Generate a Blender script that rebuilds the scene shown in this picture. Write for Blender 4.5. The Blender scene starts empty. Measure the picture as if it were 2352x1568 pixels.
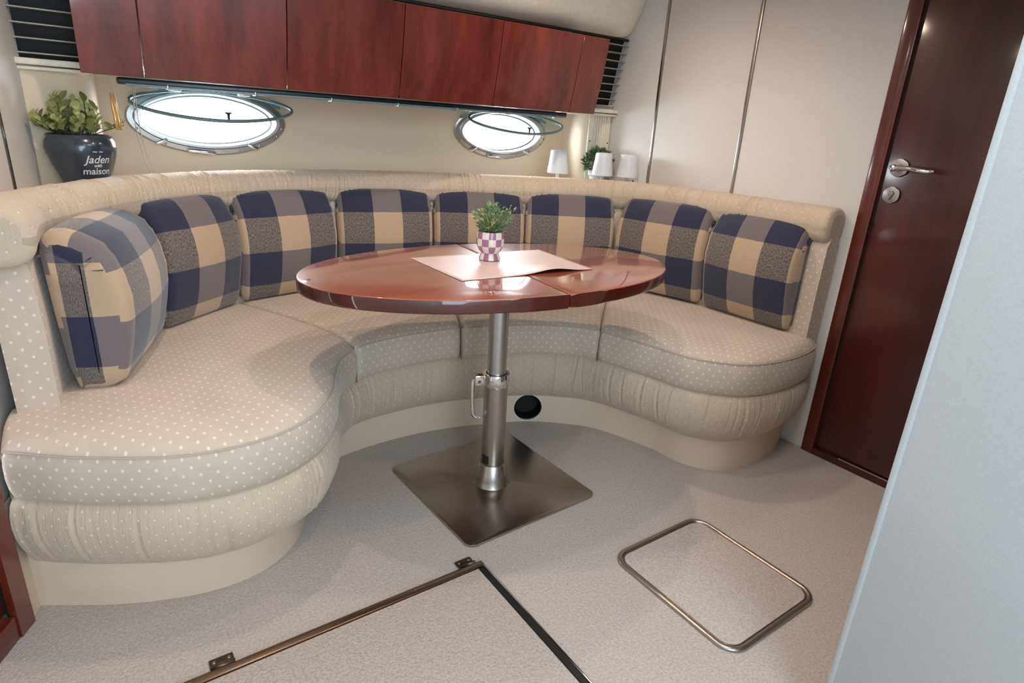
import bpy, bmesh, math, random
from mathutils import Vector, Matrix
random.seed(7)
PI = math.pi
S = bpy.context.scene
C = S.collection

# ------------------------------------------------------------------ camera
cam = bpy.data.cameras.new('camera'); co = bpy.data.objects.new('camera', cam); C.objects.link(co)
r_ = Vector((0.82035869, -0.56922015, 0.05477263)); u_ = Vector((0.14794889, 0.30378789, 0.94118226)); f_ = Vector((0.55237917, 0.76400349, -0.33343053))
M = Matrix(((r_.x, u_.x, -f_.x, 0), (r_.y, u_.y, -f_.y, 0), (r_.z, u_.z, -f_.z, 1.2), (0, 0, 0, 1)))
co.matrix_world = M
cam.sensor_width = 36; cam.lens = 36 * 1380.5 / 2352; cam.clip_start = .02
S.camera = co

# ------------------------------------------------------------------ world, lights, exposure
w = bpy.data.worlds.new('world'); S.world = w; w.use_nodes = True
w.node_tree.nodes['Background'].inputs[0].default_value = (.86, .93, 1, 1)
w.node_tree.nodes['Background'].inputs[1].default_value = 8.0
S.view_settings.view_transform = 'Standard'; S.view_settings.look = 'None'
S.view_settings.exposure = 0.0; S.view_settings.gamma = 1; S.view_settings.use_curve_mapping = False

def area(name, loc, target, sx, sy, energy, col):
    l = bpy.data.lights.new(name, 'AREA'); l.shape = 'RECTANGLE'; l.size = sx; l.size_y = sy
    l.energy = energy; l.color = col
    o = bpy.data.objects.new(name, l); C.objects.link(o); o.location = loc
    o.rotation_euler = (Vector(target) - Vector(loc)).to_track_quat('-Z', 'Y').to_euler()
    return o
# daylight falling down the companionway behind the camera, through the roof hatch and through the portholes, plus an added rear fill
area('companionway_hatch', (.35, -.75, 1.93), (.75, .9, .5), 1.0, .75, 13, (.66, .84, 1))
area('rear_fill', (.2, -1.25, 1.15), (.7, 1.5, .9), 1.1, 1.5, 38, (.66, .84, 1))  # unseen fill added behind the camera to brighten the upright faces
area('roof_hatch_daylight', (1.0, .62, 1.935), (1.0, .62, 0), .5, .5, 6, (.70, .86, 1))
area('porthole_daylight', (.46, 2.95, 1.22), (.46, 1.8, 1.1), .5, .22, 12, (.88, .94, 1))
area('porthole_daylight', (1.83, 2.95, 1.22), (1.83, 1.8, 1.1), .5, .22, 12, (.88, .94, 1))
WARM = (1, .79, .62)
LAMPS = [(.34, 1.62, 18), (1.02, 1.36, 15), (1.64, 1.80, 20), (1.5, .75, 9), (.45, .45, 14)]

# ------------------------------------------------------------------ helpers
def lin(c):
    return tuple(((x / 255) / 12.92 if x / 255 <= .04045 else ((x / 255 + .055) / 1.055) ** 2.4) for x in c) + (1,)

def mesh(name, verts, faces, mat=None, parent=None, uvs=None, smooth=True, loc=None):
    me = bpy.data.meshes.new(name); me.from_pydata([tuple(v) for v in verts], [], faces)
    if uvs:
        l = me.uv_layers.new(name='UVMap')
        for i, lp in enumerate(me.loops): l.data[i].uv = uvs[lp.vertex_index]
    me.polygons.foreach_set('use_smooth', [smooth] * len(me.polygons))
    if mat: me.materials.append(mat)
    me.update()
    o = bpy.data.objects.new(name, me); C.objects.link(o)
    if parent: o.parent = parent
    if loc: o.location = loc
    return o

def from_bm(name, bm, mat, parent=None, smooth=True):
    bmesh.ops.recalc_face_normals(bm, faces=bm.faces)
    me = bpy.data.meshes.new(name); bm.to_mesh(me); bm.free()
    me.polygons.foreach_set('use_smooth', [smooth] * len(me.polygons))
    me.materials.append(mat)
    o = bpy.data.objects.new(name, me); C.objects.link(o)
    if parent: o.parent = parent
    return o

def autosmooth(o, ang=40):
    me = o.data
    try: me.set_sharp_from_angle(angle=math.radians(ang))
    except Exception: pass
    return o

def empty(name, loc, rz=0):
    o = bpy.data.objects.new(name, None); C.objects.link(o); o.location = loc; o.rotation_euler = (0, 0, rz); o.empty_display_size = .05
    return o

def tag(o, label=None, cat=None, group=None, kind=None):
    if label: o['label'] = label
    if cat: o['category'] = cat
    if group: o['group'] = group
    if kind: o['kind'] = kind
    return o

def box(name, lo, hi, mat, parent=None, bev=.0, seg=2, rot=None):
    bm = bmesh.new(); bmesh.ops.create_cube(bm, size=1)
    for v in bm.verts: v.co = Vector([lo[i] + (v.co[i] + .5) * (hi[i] - lo[i]) for i in range(3)])
    if bev: bmesh.ops.bevel(bm, geom=bm.edges[:], offset=bev, segments=seg, profile=.5, affect='EDGES')
    if rot: bmesh.ops.transform(bm, matrix=rot, verts=bm.verts)
    return autosmooth(from_bm(name, bm, mat, parent, True), 35)

def prism(name, pts, z0, z1, mat, parent=None, bev=0, seg=2, M=None):
    """outline pts (x,y) extruded z0..z1"""
    bm = bmesh.new()
    f = bm.faces.new([bm.verts.new((p[0], p[1], z0)) for p in pts])
    r = bmesh.ops.extrude_face_region(bm, geom=[f])
    vs = [g for g in r['geom'] if isinstance(g, bmesh.types.BMVert)]
    for v in vs: v.co.z = z1
    if bev:
        eds = [e for e in bm.edges if abs(e.verts[0].co.z - e.verts[1].co.z) < 1e-6]
        bmesh.ops.bevel(bm, geom=eds, offset=bev, segments=seg, profile=.5, affect='EDGES')
    if M: bmesh.ops.transform(bm, matrix=M, verts=bm.verts)
    return autosmooth(from_bm(name, bm, mat, parent, True), 35)

def lathe(name, prof, mat, parent=None, n=40, loc=(0, 0, 0), cap=True, uvscale=None):
    vs, fs, uv = [], [], []
    for i, (r, z) in enumerate(prof):
        for k in range(n + 1):
            a = 2 * PI * k / n
            vs.append((loc[0] + r * math.cos(a), loc[1] + r * math.sin(a), loc[2] + z)); uv.append((k / n, z))
    for i in range(len(prof) - 1):
        for k in range(n):
            a = i * (n + 1) + k
            fs.append((a, a + 1, a + n + 2, a + n + 1))
    o = mesh(name, vs, fs, mat, parent, uv)
    return autosmooth(o, 38)

def tube(name, pts, r, mat, parent=None, n=10, closed=False, flat=1.0, up=(0, 0, 1)):
    pts = [Vector(p) for p in pts]; N = len(pts); vs, fs, uv = [], [], []
    L = 0
    for i, p in enumerate(pts):
        a = pts[(i - 1) % N] if (closed or i > 0) else p
        b = pts[(i + 1) % N] if (closed or i < N - 1) else p
        t = (b - a).normalized(); U = Vector(up)
        if abs(t.dot(U)) > .95: U = Vector((1, 0, 0))
        s = t.cross(U).normalized(); q = s.cross(t).normalized()
        rr = r[i] if isinstance(r, (list, tuple)) else r
        if i: L += (p - pts[i - 1]).length
        for k in range(n):
            an = 2 * PI * k / n
            vs.append(p + s * rr * math.cos(an) + q * rr * flat * math.sin(an)); uv.append((L, k / n))
    for i in range(N if closed else N - 1):
        j = (i + 1) % N
        for k in range(n):
            fs.append((i * n + k, i * n + (k + 1) % n, j * n + (k + 1) % n, j * n + k))
    if not closed:
        fs.append(tuple(range(n))); fs.append(tuple((N - 1) * n + k for k in reversed(range(n))))
    return mesh(name, vs, fs, mat, parent, uv)

def grid(name, rows, uvr, mat, parent=None, closeV=False, caps=False, flip=False):
    n, m = len(rows), len(rows[0]); vs = [p for r in rows for p in r]; uv = [q for r in uvr for q in r]; fs = []
    for i in range(n - 1):
        for j in range(m if closeV else m - 1):
            k = (j + 1) % m
            f = (i * m + j, i * m + k, (i + 1) * m + k, (i + 1) * m + j)
            fs.append(f[::-1] if flip else f)
    if caps:
        for src, first in ((rows[0], True), (rows[-1], False)):
            b = len(vs); vs += list(src); c = Vector((sum(p[0] for p in src) / m, sum(p[1] for p in src) / m))
            q = max(src, key=lambda p: (Vector((p[0], p[1])) - c).length); ax = (Vector((q[0], q[1])) - c).normalized()
            uv += [((Vector((p[0], p[1])) - c).dot(ax), p[2]) for p in src]
            f = tuple(b + k for k in range(m)); fs.append(f if (flip == first) else f[::-1])
    return mesh(name, vs, fs, mat, parent, uv)

def crv(P, t):
    n = len(P) - 1; i = min(max(int(t), 0), n - 1); f = t - i
    g = lambda k: Vector(P[k]) if 0 <= k <= n else (2 * Vector(P[0]) - Vector(P[1]) if k < 0 else 2 * Vector(P[n]) - Vector(P[n - 1]))
    a, b, c, d = g(i - 1), g(i), g(i + 1), g(i + 2)
    return .5 * ((2 * b) + (c - a) * f + (2 * a - 5 * b + 4 * c - d) * f * f + (3 * b - a - 3 * c + d) * f ** 3)
def sample(P, t0, t1, n):
    T = [t0 + (t1 - t0) * i / (n - 1) for i in range(n)]
    return T, [crv(P, t) for t in T]
def normals(P, full=None):
    out = []
    for i in range(len(P)):
        a = P[max(i - 1, 0)]; b = P[min(i + 1, len(P) - 1)]; t = (b - a).normalized()
        out.append(Vector((t.y, -t.x)))
    return out
def arclen(P):
    L = [0]
    for i in range(1, len(P)): L.append(L[-1] + (P[i] - P[i - 1]).length)
    return L
def sm(a, b, x):
    t = min(max((x - a) / (b - a), 0), 1); return t * t * (3 - 2 * t)

# ------------------------------------------------------------------ materials
def newmat(name):
    m = bpy.data.materials.new(name); m.use_nodes = True; nt = m.node_tree
    return m, nt, nt.nodes['Principled BSDF']
def N(nt, t, **k):
    n = nt.nodes.new(t)
    for a, b in k.items(): setattr(n, a, b)
    return n
def math_(nt, op, a, b=None, c=None):
    n = N(nt, 'ShaderNodeMath', operation=op)
    for i, v in enumerate((a, b, c)):
        if v is None: continue
        if isinstance(v, (int, float)): n.inputs[i].default_value = v
        else: nt.links.new(v, n.inputs[i])
    return n.outputs[0]
def mixc(nt, f, a, b):
    n = N(nt, 'ShaderNodeMix', data_type='RGBA')
    for s, v in ((0, f), (6, a), (7, b)):
        if isinstance(v, (int, float)): n.inputs[s].default_value = v
        elif isinstance(v, tuple): n.inputs[s].default_value = v
        else: nt.links.new(v, n.inputs[s])
    return n.outputs[2]
def noise(nt, scale, detail=3, vec=None, rough=.55, sc3=None):
    n = N(nt, 'ShaderNodeTexNoise'); n.inputs['Scale'].default_value = scale; n.inputs['Detail'].default_value = detail; n.inputs['Roughness'].default_value = rough
    if sc3:
        mp = N(nt, 'ShaderNodeMapping'); mp.inputs['Scale'].default_value = sc3
        nt.links.new(vec, mp.inputs[0]); vec = mp.outputs[0]
    if vec is not None: nt.links.new(vec, n.inputs['Vector'])
    return n.outputs['Fac']
def coord(nt, k='Object'): return N(nt, 'ShaderNodeTexCoord').outputs[k]
def bump(nt, bs, h, strength, dist=.002, prev=None):
    b = N(nt, 'ShaderNodeBump'); b.inputs['Strength'].default_value = strength; b.inputs['Distance'].default_value = dist
    nt.links.new(h, b.inputs['Height'])
    if prev is not None: nt.links.new(prev, b.inputs['Normal'])
    nt.links.new(b.outputs[0], bs.inputs['Normal']); return b.outputs[0]

def plain(name, col, rough=.5, metal=0, coat=0, bumps=None, spec=.5):
    m, nt, bs = newmat(name); bs.inputs['Base Color'].default_value = lin(col); bs.inputs['Roughness'].default_value = rough
    bs.inputs['Metallic'].default_value = metal; bs.inputs['Coat Weight'].default_value = coat; bs.inputs['Coat Roughness'].default_value = .05
    bs.inputs['Specular IOR Level'].default_value = spec
    co_ = coord(nt)
    h = noise(nt, bumps[0] if bumps else 60, 3, co_)
    c2 = tuple(max(0, x * .93) for x in col)
    nt.links.new(mixc(nt, h, lin(c2), lin(tuple(min(255, x * 1.05) for x in col))), bs.inputs['Base Color'])
    if bumps: bump(nt, bs, h, bumps[1], .001)
    return m

VINYL = plain('cream_vinyl', (222, 215, 204), .62, bumps=(420, .25), spec=.3)
VINYL_W = plain('white_vinyl', (226, 222, 217), .6, bumps=(300, .12), spec=.3)
VINYL_G = plain('grey_vinyl', (184, 188, 190), .6, bumps=(300, .12), spec=.3)
HULL = plain('hull_lining', (236, 219, 193), .65, bumps=(500, .2), spec=.25)
KICK = plain('kick_lining', (222, 202, 180), .75, bumps=(500, .3), spec=.2)
CREAMP = plain('cream_plastic', (240, 231, 212), .4)
BLACK = plain('black_recess', (9, 8, 8), .6)
DARK = plain('dark_rail', (34, 34, 38), .3)
WHITEP = plain('white_plastic', (222, 226, 232), .45)
CHROME = plain('chrome', (225, 225, 228), .07, 1)
STEEL = plain('brushed_steel', (176, 170, 164), .3, 1)
ALU = plain('aluminium', (186, 184, 182), .34, 1)
PLATE = plain('steel_base_plate', (176, 166, 156), .26, 1)
BROWN_METAL = plain('brown_tinted_metal', (150, 128, 110), .28, 1)
BRASS = plain('worn_steel_hinge', (104, 92, 80), .33, 1)
GREENG = plain('tinted_frame', (120, 140, 142), .25)
POTD = plain('dark_slate_glaze', (46, 58, 70), .2, coat=.5)
LETTER = plain('white_lettering', (210, 215, 218), .6)
SOIL = plain('dark_soil', (24, 18, 14), .9)
STEMG = plain('stem_green', (62, 66, 40), .7)
REDM = plain('red_enamel', (150, 34, 36), .35)
WAX = plain('brass_pull', (216, 176, 110), .25, .6)
WIRE = plain('grey_wire', (188, 176, 158), .4)

def wood(name, c1, c2, scale=(14, 14, 1.1), rough=.14, coat=.7):
    m, nt, bs = newmat(name); co_ = coord(nt)
    a = noise(nt, 1.0, 4, co_, .6, scale); b = noise(nt, 1.0, 5, co_, .65, (scale[0] * 9, scale[1] * 9, scale[2] * 3))
    f = math_(nt, 'ADD', math_(nt, 'MULTIPLY', a, .75), math_(nt, 'MULTIPLY', b, .3))
    r = N(nt, 'ShaderNodeValToRGB'); r.color_ramp.elements[0].position = .36; r.color_ramp.elements[1].position = .7
    r.color_ramp.elements[0].color = lin(c1); r.color_ramp.elements[1].color = lin(c2)
    nt.links.new(f, r.inputs[0]); nt.links.new(r.outputs[0], bs.inputs['Base Color'])
    bs.inputs['Roughness'].default_value = .35; bs.inputs['Coat Weight'].default_value = coat; bs.inputs['Coat Roughness'].default_value = rough
    return m
MAHOG = wood('mahogany_cabinet', (72, 18, 13), (122, 48, 38), rough=.07)
MAHOGD = wood('mahogany_door', (38, 7, 6), (82, 22, 16), (7, 7, .9), rough=.12)
MAHOGF = wood('mahogany_frame', (70, 16, 8), (112, 38, 22), (9, 9, 1.5), rough=.12)
TABLE = wood('table_veneer', (128, 64, 42), (156, 86, 60), (2.2, 16, 8), rough=.035, coat=1)
TABLEE = wood('table_edge', (52, 12, 8), (86, 26, 16), (6, 6, 2), rough=.05, coat=1)

def fabric_dots(name, base, dot, ruched=False, vis=1.0, pit=.5):
    m, nt, bs = newmat(name); uv = coord(nt, 'UV')
    sp = N(nt, 'ShaderNodeSeparateXYZ'); nt.links.new(uv, sp.inputs[0]); u, v = sp.outputs[0], sp.outputs[1]
    A, B = .035, .040
    def lat(du, dv):
        a = math_(nt, 'MULTIPLY', math_(nt, 'ABSOLUTE', math_(nt, 'SUBTRACT', math_(nt, 'FRACT', math_(nt, 'ADD', math_(nt, 'DIVIDE', u, A), du)), .5)), A)
        b = math_(nt, 'MULTIPLY', math_(nt, 'ABSOLUTE', math_(nt, 'SUBTRACT', math_(nt, 'FRACT', math_(nt, 'ADD', math_(nt, 'DIVIDE', v, B), dv)), .5)), B)
        s = math_(nt, 'ADD', a, math_(nt, 'MULTIPLY', b, .85))
        return math_(nt, 'SUBTRACT', 1.0, math_(nt, 'SMOOTHSTEP' if False else 'MULTIPLY', math_(nt, 'MINIMUM', s, .0088), 113.6))
    d = math_(nt, 'MAXIMUM', lat(.1, .1), lat(.6, .6))
    d = math_(nt, 'MINIMUM', math_(nt, 'MULTIPLY', math_(nt, 'MAXIMUM', math_(nt, 'SUBTRACT', d, .42), 0.0), 4.5), 1.0)
    n1 = noise(nt, 9, 3, uv); n2 = noise(nt, 900, 2, uv)
    bc = mixc(nt, n1, lin(tuple(x * .95 for x in base)), lin(tuple(min(255, x * 1.03) for x in base)))
    nt.links.new(mixc(nt, math_(nt, 'MULTIPLY', d, vis), bc, lin(dot)), bs.inputs['Base Color'])
    bs.inputs['Roughness'].default_value = .85; bs.inputs['Specular IOR Level'].default_value = .2
    bs.inputs['Sheen Weight'].default_value = .25; bs.inputs['Sheen Roughness'].default_value = .4
    h = math_(nt, 'ADD', math_(nt, 'MULTIPLY', d, -pit), math_(nt, 'MULTIPLY', n2, .25))
    if ruched:
        g = noise(nt, 1, 3, uv, .6, (75, 5, 1)); h = math_(nt, 'ADD', h, math_(nt, 'MULTIPLY', g, 1.6))
    bump(nt, bs, h, .9 if ruched else .55, .003 if ruched else .0025)
    return m
DOT = fabric_dots('dotted_seat_fabric', (206, 190, 173), (240, 231, 219), vis=.8)
DOTR = fabric_dots('ruched_dotted_fabric', (208, 190, 168), (232, 221, 204), True, .75)

def plaid():
    m, nt, bs = newmat('navy_beige_check_wool'); uv = coord(nt, 'UV')
    sp = N(nt, 'ShaderNodeSeparateXYZ'); nt.links.new(uv, sp.inputs[0]); u, v = sp.outputs[0], sp.outputs[1]
    wob = math_(nt, 'MULTIPLY', math_(nt, 'SUBTRACT', noise(nt, 8, 2, uv), .5), .006)
    wu = math_(nt, 'GREATER_THAN', math_(nt, 'FRACT', math_(nt, 'DIVIDE', math_(nt, 'ADD', math_(nt, 'ADD', u, .0625), wob), .25)), .5)
    wv = math_(nt, 'LESS_THAN', math_(nt, 'FRACT', math_(nt, 'DIVIDE', math_(nt, 'ADD', math_(nt, 'SUBTRACT', v, .065), wob), .27)), .5)
    sp1 = noise(nt, 1, 3, uv, .7, (300, 120, 1))
    spk = math_(nt, 'MINIMUM', math_(nt, 'MAXIMUM', math_(nt, 'MULTIPLY', math_(nt, 'SUBTRACT', sp1, .36), 3.6), 0.0), 1.0)
    beige = mixc(nt, noise(nt, 300, 2, uv), lin((182, 156, 128)), lin((198, 174, 146)))
    navy = mixc(nt, sp1, lin((35, 37, 56)), lin((62, 65, 88)))
    grey = mixc(nt, sp1, lin((112, 102, 104)), lin((128, 118, 118)))
    speck = mixc(nt, spk, lin((66, 62, 70)), lin((142, 130, 120)))
    row_n = mixc(nt, wu, grey, navy); row_b = mixc(nt, wu, beige, speck)
    nt.links.new(mixc(nt, wv, row_b, row_n), bs.inputs['Base Color'])
    bs.inputs['Roughness'].default_value = .9; bs.inputs['Sheen Weight'].default_value = .35; bs.inputs['Specular IOR Level'].default_value = .15
    bump(nt, bs, noise(nt, 700, 2, uv), .4, .0015)
    return m
PLAID = plaid()

def carpet():
    m, nt, bs = newmat('greige_loop_carpet'); co_ = coord(nt)
    a = noise(nt, 1, 3, co_, .6, (150, 150, 150)); b = noise(nt, 1, 2, co_, .6, (420, 420, 420)); c = noise(nt, 2.2, 3, co_)
    r = N(nt, 'ShaderNodeValToRGB'); r.color_ramp.elements[0].position = .3; r.color_ramp.elements[1].position = .62
    r.color_ramp.elements[0].color = lin((168, 156, 149)); r.color_ramp.elements[1].color = lin((210, 199, 191))
    nt.links.new(math_(nt, 'ADD', math_(nt, 'MULTIPLY', a, .7), math_(nt, 'MULTIPLY', b, .3)), r.inputs[0])
    nt.links.new(mixc(nt, math_(nt, 'MULTIPLY', c, .22), r.outputs[0], lin((184, 168, 154))), bs.inputs['Base Color'])
    bs.inputs['Roughness'].default_value = .95; bs.inputs['Specular IOR Level'].default_value = .1
    bump(nt, bs, math_(nt, 'ADD', a, math_(nt, 'MULTIPLY', b, .5)), .8, .004)
    return m
CARPET = carpet()

def leafmat(name, a, b, rough=.35):
    m, nt, bs = newmat(name); oi = N(nt, 'ShaderNodeObjectInfo').outputs['Random']
    n1 = noise(nt, 25, 2, coord(nt)); f = math_(nt, 'ADD', math_(nt, 'MULTIPLY', oi, .6), math_(nt, 'MULTIPLY', n1, .5))
    nt.links.new(mixc(nt, f, lin(a), lin(b)), bs.inputs['Base Color']); bs.inputs['Roughness'].default_value = rough
    return m
LEAF = leafmat('eucalyptus_leaf', (62, 74, 36), (212, 216, 138))
LEAF2 = leafmat('table_plant_leaf', (48, 88, 44), (170, 205, 150))
LEAFY = leafmat('yellow_leaf_tip', (160, 170, 60), (210, 205, 100))
LEAF3 = leafmat('boxwood_leaf', (28, 52, 26), (92, 122, 80))

def checker():
    m, nt, bs = newmat('lilac_check_ceramic'); uv = coord(nt, 'UV')
    sp = N(nt, 'ShaderNodeSeparateXYZ'); nt.links.new(uv, sp.inputs[0]); u, v = sp.outputs[0], sp.outputs[1]
    a = math_(nt, 'FLOOR', math_(nt, 'ADD', math_(nt, 'MULTIPLY', u, 12.0), .3)); b = math_(nt, 'FLOOR', math_(nt, 'DIVIDE', math_(nt, 'ADD', v, .0), .0236))
    s = math_(nt, 'FLOORED_MODULO', math_(nt, 'ADD', a, b), 2.0)
    nt.links.new(mixc(nt, s, lin((226, 214, 206)), lin((158, 112, 140))), bs.inputs['Base Color'])
    bs.inputs['Roughness'].default_value = .22; bs.inputs['Coat Weight'].default_value = .4
    return m
CHECK = checker()
def matm():
    m, nt, bs = newmat('woven_pink_placemat'); uv = coord(nt, 'UV')
    sp = N(nt, 'ShaderNodeSeparateXYZ'); nt.links.new(uv, sp.inputs[0]); u, v = sp.outputs[0], sp.outputs[1]
    d = math_(nt, 'ADD', u, math_(nt, 'MULTIPLY', v, .1)); s = math_(nt, 'SINE', math_(nt, 'MULTIPLY', d, 2 * PI / .0085)); s2 = math_(nt, 'SINE', math_(nt, 'MULTIPLY', v, 2 * PI / .004))
    f = math_(nt, 'ADD', math_(nt, 'MULTIPLY', s, .4), .5)
    nt.links.new(mixc(nt, f, lin((184, 150, 142)), lin((222, 206, 200))), bs.inputs['Base Color'])
    bs.inputs['Roughness'].default_value = .36
    bump(nt, bs, math_(nt, 'ADD', s, math_(nt, 'MULTIPLY', s2, .4)), .35, .0006)
    return m
MATM = matm()
def glass(name, tint, refl=.08):
    m, nt, bs = newmat(name); nt.nodes.remove(bs); out = nt.nodes['Material Output']
    t = N(nt, 'ShaderNodeBsdfTransparent'); t.inputs[0].default_value = tint
    g = N(nt, 'ShaderNodeBsdfGlossy'); g.inputs['Roughness'].default_value = .02
    mx = N(nt, 'ShaderNodeMixShader'); mx.inputs[0].default_value = refl; nt.links.new(t.outputs[0], mx.inputs[1]); nt.links.new(g.outputs[0], mx.inputs[2])
    nt.links.new(mx.outputs[0], out.inputs[0]); return m
GLASS = glass('window_glass', (.97, .99, 1, 1))
TINT = glass('tinted_lid_glass', (.74, .87, .9, 1))
def emis(name, col, st):
    m, nt, bs = newmat(name); bs.inputs['Emission Color'].default_value = col; bs.inputs['Emission Strength'].default_value = st; return m
BULB = emis('lamp_bulb', (1, .8, .6, 1), 8)

# ------------------------------------------------------------------ the room
def struct(o): o['kind'] = 'structure'; return o
XR = 2.335
fl = struct(box('floor', (-.6, -1.3, -.04), (2.5, 2.9, 0), CARPET))
struct(box('ceiling', (-.6, -1.3, 1.95), (2.5, 2.1, 2.0), VINYL_W))
# right wall: backing and vinyl panels between bright metal strips
wr = struct(box('wall_right', (XR + .02, -1.3, 0), (XR + .06, 2.9, 2.0), VINYL))
for a, b in ((1.108, 1.654), (1.670, 2.147), (2.163, 2.72)):
    box('wall_panel', (XR, a, 0), (XR + .022, b, 1.98), VINYL_W, wr, .004)
for y in (1.662, 2.155):
    box('trim_strip', (XR - .004, y - .0075, 0), (XR + .02, y + .0075, 1.98), STEEL, wr, .003)
box('wall_panel', (XR, -1.3, 0), (XR + .022, .20, 1.98), VINYL_W, wr)
# hull wall with two oval openings
def oval(cx, cz, a, b, n=56, e=2.0):
    out = []
    for k in range(n):
        t = 2 * PI * k / n; c, s = math.cos(t), math.sin(t)
        out.append((cx + a * math.copysign(abs(c) ** (2 / e), c), cz + b * math.copysign(abs(s) ** (2 / e), s)))
    return out
YW = 2.74
PORT = [(.459, 1.165), (1.835, 1.176)]
bm = bmesh.new()
def loop(pts):
    vs = [bm.verts.new((x, YW, z)) for x, z in pts]; return [bm.edges.new((vs[i], vs[(i + 1) % len(vs)])) for i in range(len(vs))]
ed = loop([(.10, 0), (2.236, 0), (2.236, 2.0), (.10, 2.0)])
for cx, cz in PORT: ed += loop(oval(cx, cz, .243, .095, e=1.9))
bmesh.ops.triangle_fill(bm, use_beauty=True, edges=ed)
wb = struct(from_bm('wall_back', bm, HULL, None, False))
# curved corner columns (extruded polylines)
def wallstrip(name, pts, z0, z1, mat, parent=None, smooth=True):
    vs, fs, uv = [], [], []
    for i, (x, y) in enumerate(pts): vs += [(x, y, z0), (x, y, z1)]; uv += [(i * .05, z0), (i * .05, z1)]
    for i in range(len(pts) - 1): fs.append((2 * i, 2 * i + 2, 2 * i + 3, 2 * i + 1))
    o = mesh(name, vs, fs, mat, parent, uv, smooth); autosmooth(o, 50); return o
cpr = [(2.236, 2.74), (2.222, 2.68), (2.205, 2.62), (2.19, 2.57), (2.185, 2.535), (2.192, 2.51), (2.205, 2.497)]
wallstrip('corner_column', cpr, 0, 1.34, HULL, wb)
wallstrip('corner_facing', [(2.205, 2.497), (2.34, 2.462)], 0, 1.34, CREAMP, wb, False)
cpl = [(-.2, 2.40), (.0, 2.462), (.045, 2.48), (.07, 2.505), (.085, 2.55), (.094, 2.62), (.10, 2.74)]
wallstrip('corner_column', cpl, 0, 1.30, HULL, wb)
wallstrip('upper_lining', [(-.2, 2.66), (2.34, 2.66)], 1.30, 2.0, BLACK, wb)
# left wall, slightly oblique, with a seam strip
LW = [(-.47, -1.3), (-.47, 1.16), (-.307, 1.483), (-.252, 1.60), (-.235, 1.74), (-.09, 2.46)]
wl = struct(wallstrip('wall_left', LW[3:], 0, 2.0, VINYL_W, smooth=False))
wallstrip('wall_return', [(-.09, 2.46), (-.094, 2.48), (-.2, 2.50)], 0, 2.0, VINYL_W, wl, False)
tx = lambda y: -.235 + .2014 * (y - 1.74)
wallstrip('trim_strip', [(tx(2.164) + .004, 2.164), (tx(2.172) + .006, 2.172), (tx(2.18) + .004, 2.18)], 0, 2.0, STEEL, wl)
wallstrip('wall_panel', [(-.47, -1.3), (-.47, 1.16)], 0, 2.0, VINYL_W, wl)
struct(box('wall_rear', (-.6, -1.34, 0), (2.5, -1.3, 2.0), VINYL))
# near partition at the right edge of the view
wn = struct(box('wall_partition', (1.148, -1.3, 0), (1.19, .372, 1.96), VINYL_G, None, .005))
box('edge_moulding', (1.1455, .364, 0), (1.1925, .376, 1.96), VINYL_G, wn, .003)
# soffit over the cabinets
prof = [(2.66, 1.642), (2.40, 1.642), (2.375, 1.645), (2.35, 1.662), (2.32, 1.705), (2.29, 1.765), (2.262, 1.82), (2.21, 1.88), (2.12, 1.93), (2.0, 1.952), (2.0, 2.0)]
rows = [[(x, y, z) for y, z in prof] for x in (-.3, 2.20)]
rr = []
for k in range(7):   # rounded far end against the wall
    t = k / 6 * PI / 2; x = 2.20 + .135 * math.sin(t); d = .03 * (1 - math.cos(t))
    rows.append([(x, y + d, z + d * .6) for y, z in prof])
so = grid('ceiling_soffit', rows, [[(0, 0)] * len(prof)] * len(rows), CREAMP); so['kind'] = 'structure'; autosmooth(so, 50)
sl = struct(box('soffit_gap_shade', (-.3, 2.385, 1.634), (2.33, 2.40, 1.643), BLACK))  # black strip paints the shade in the gap below the soffit
struct(prism('trim_2', [(-.235, 1.74), (-.09, 2.46), (.1, 2.52), (.1, 2.738), (2.236, 2.738), (2.2, 2.51), (2.334, 2.47), (2.334, 1.16), (2.30, 1.16), (2.27, 1.78), (2.2, 2.0), (2.08, 2.19), (1.8, 2.36), (1.342, 2.55), (.98, 2.64), (.432, 2.54), (.141, 2.34), (-.04, 2.09), (-.145, 1.87)], .905, .93, HULL))

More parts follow.
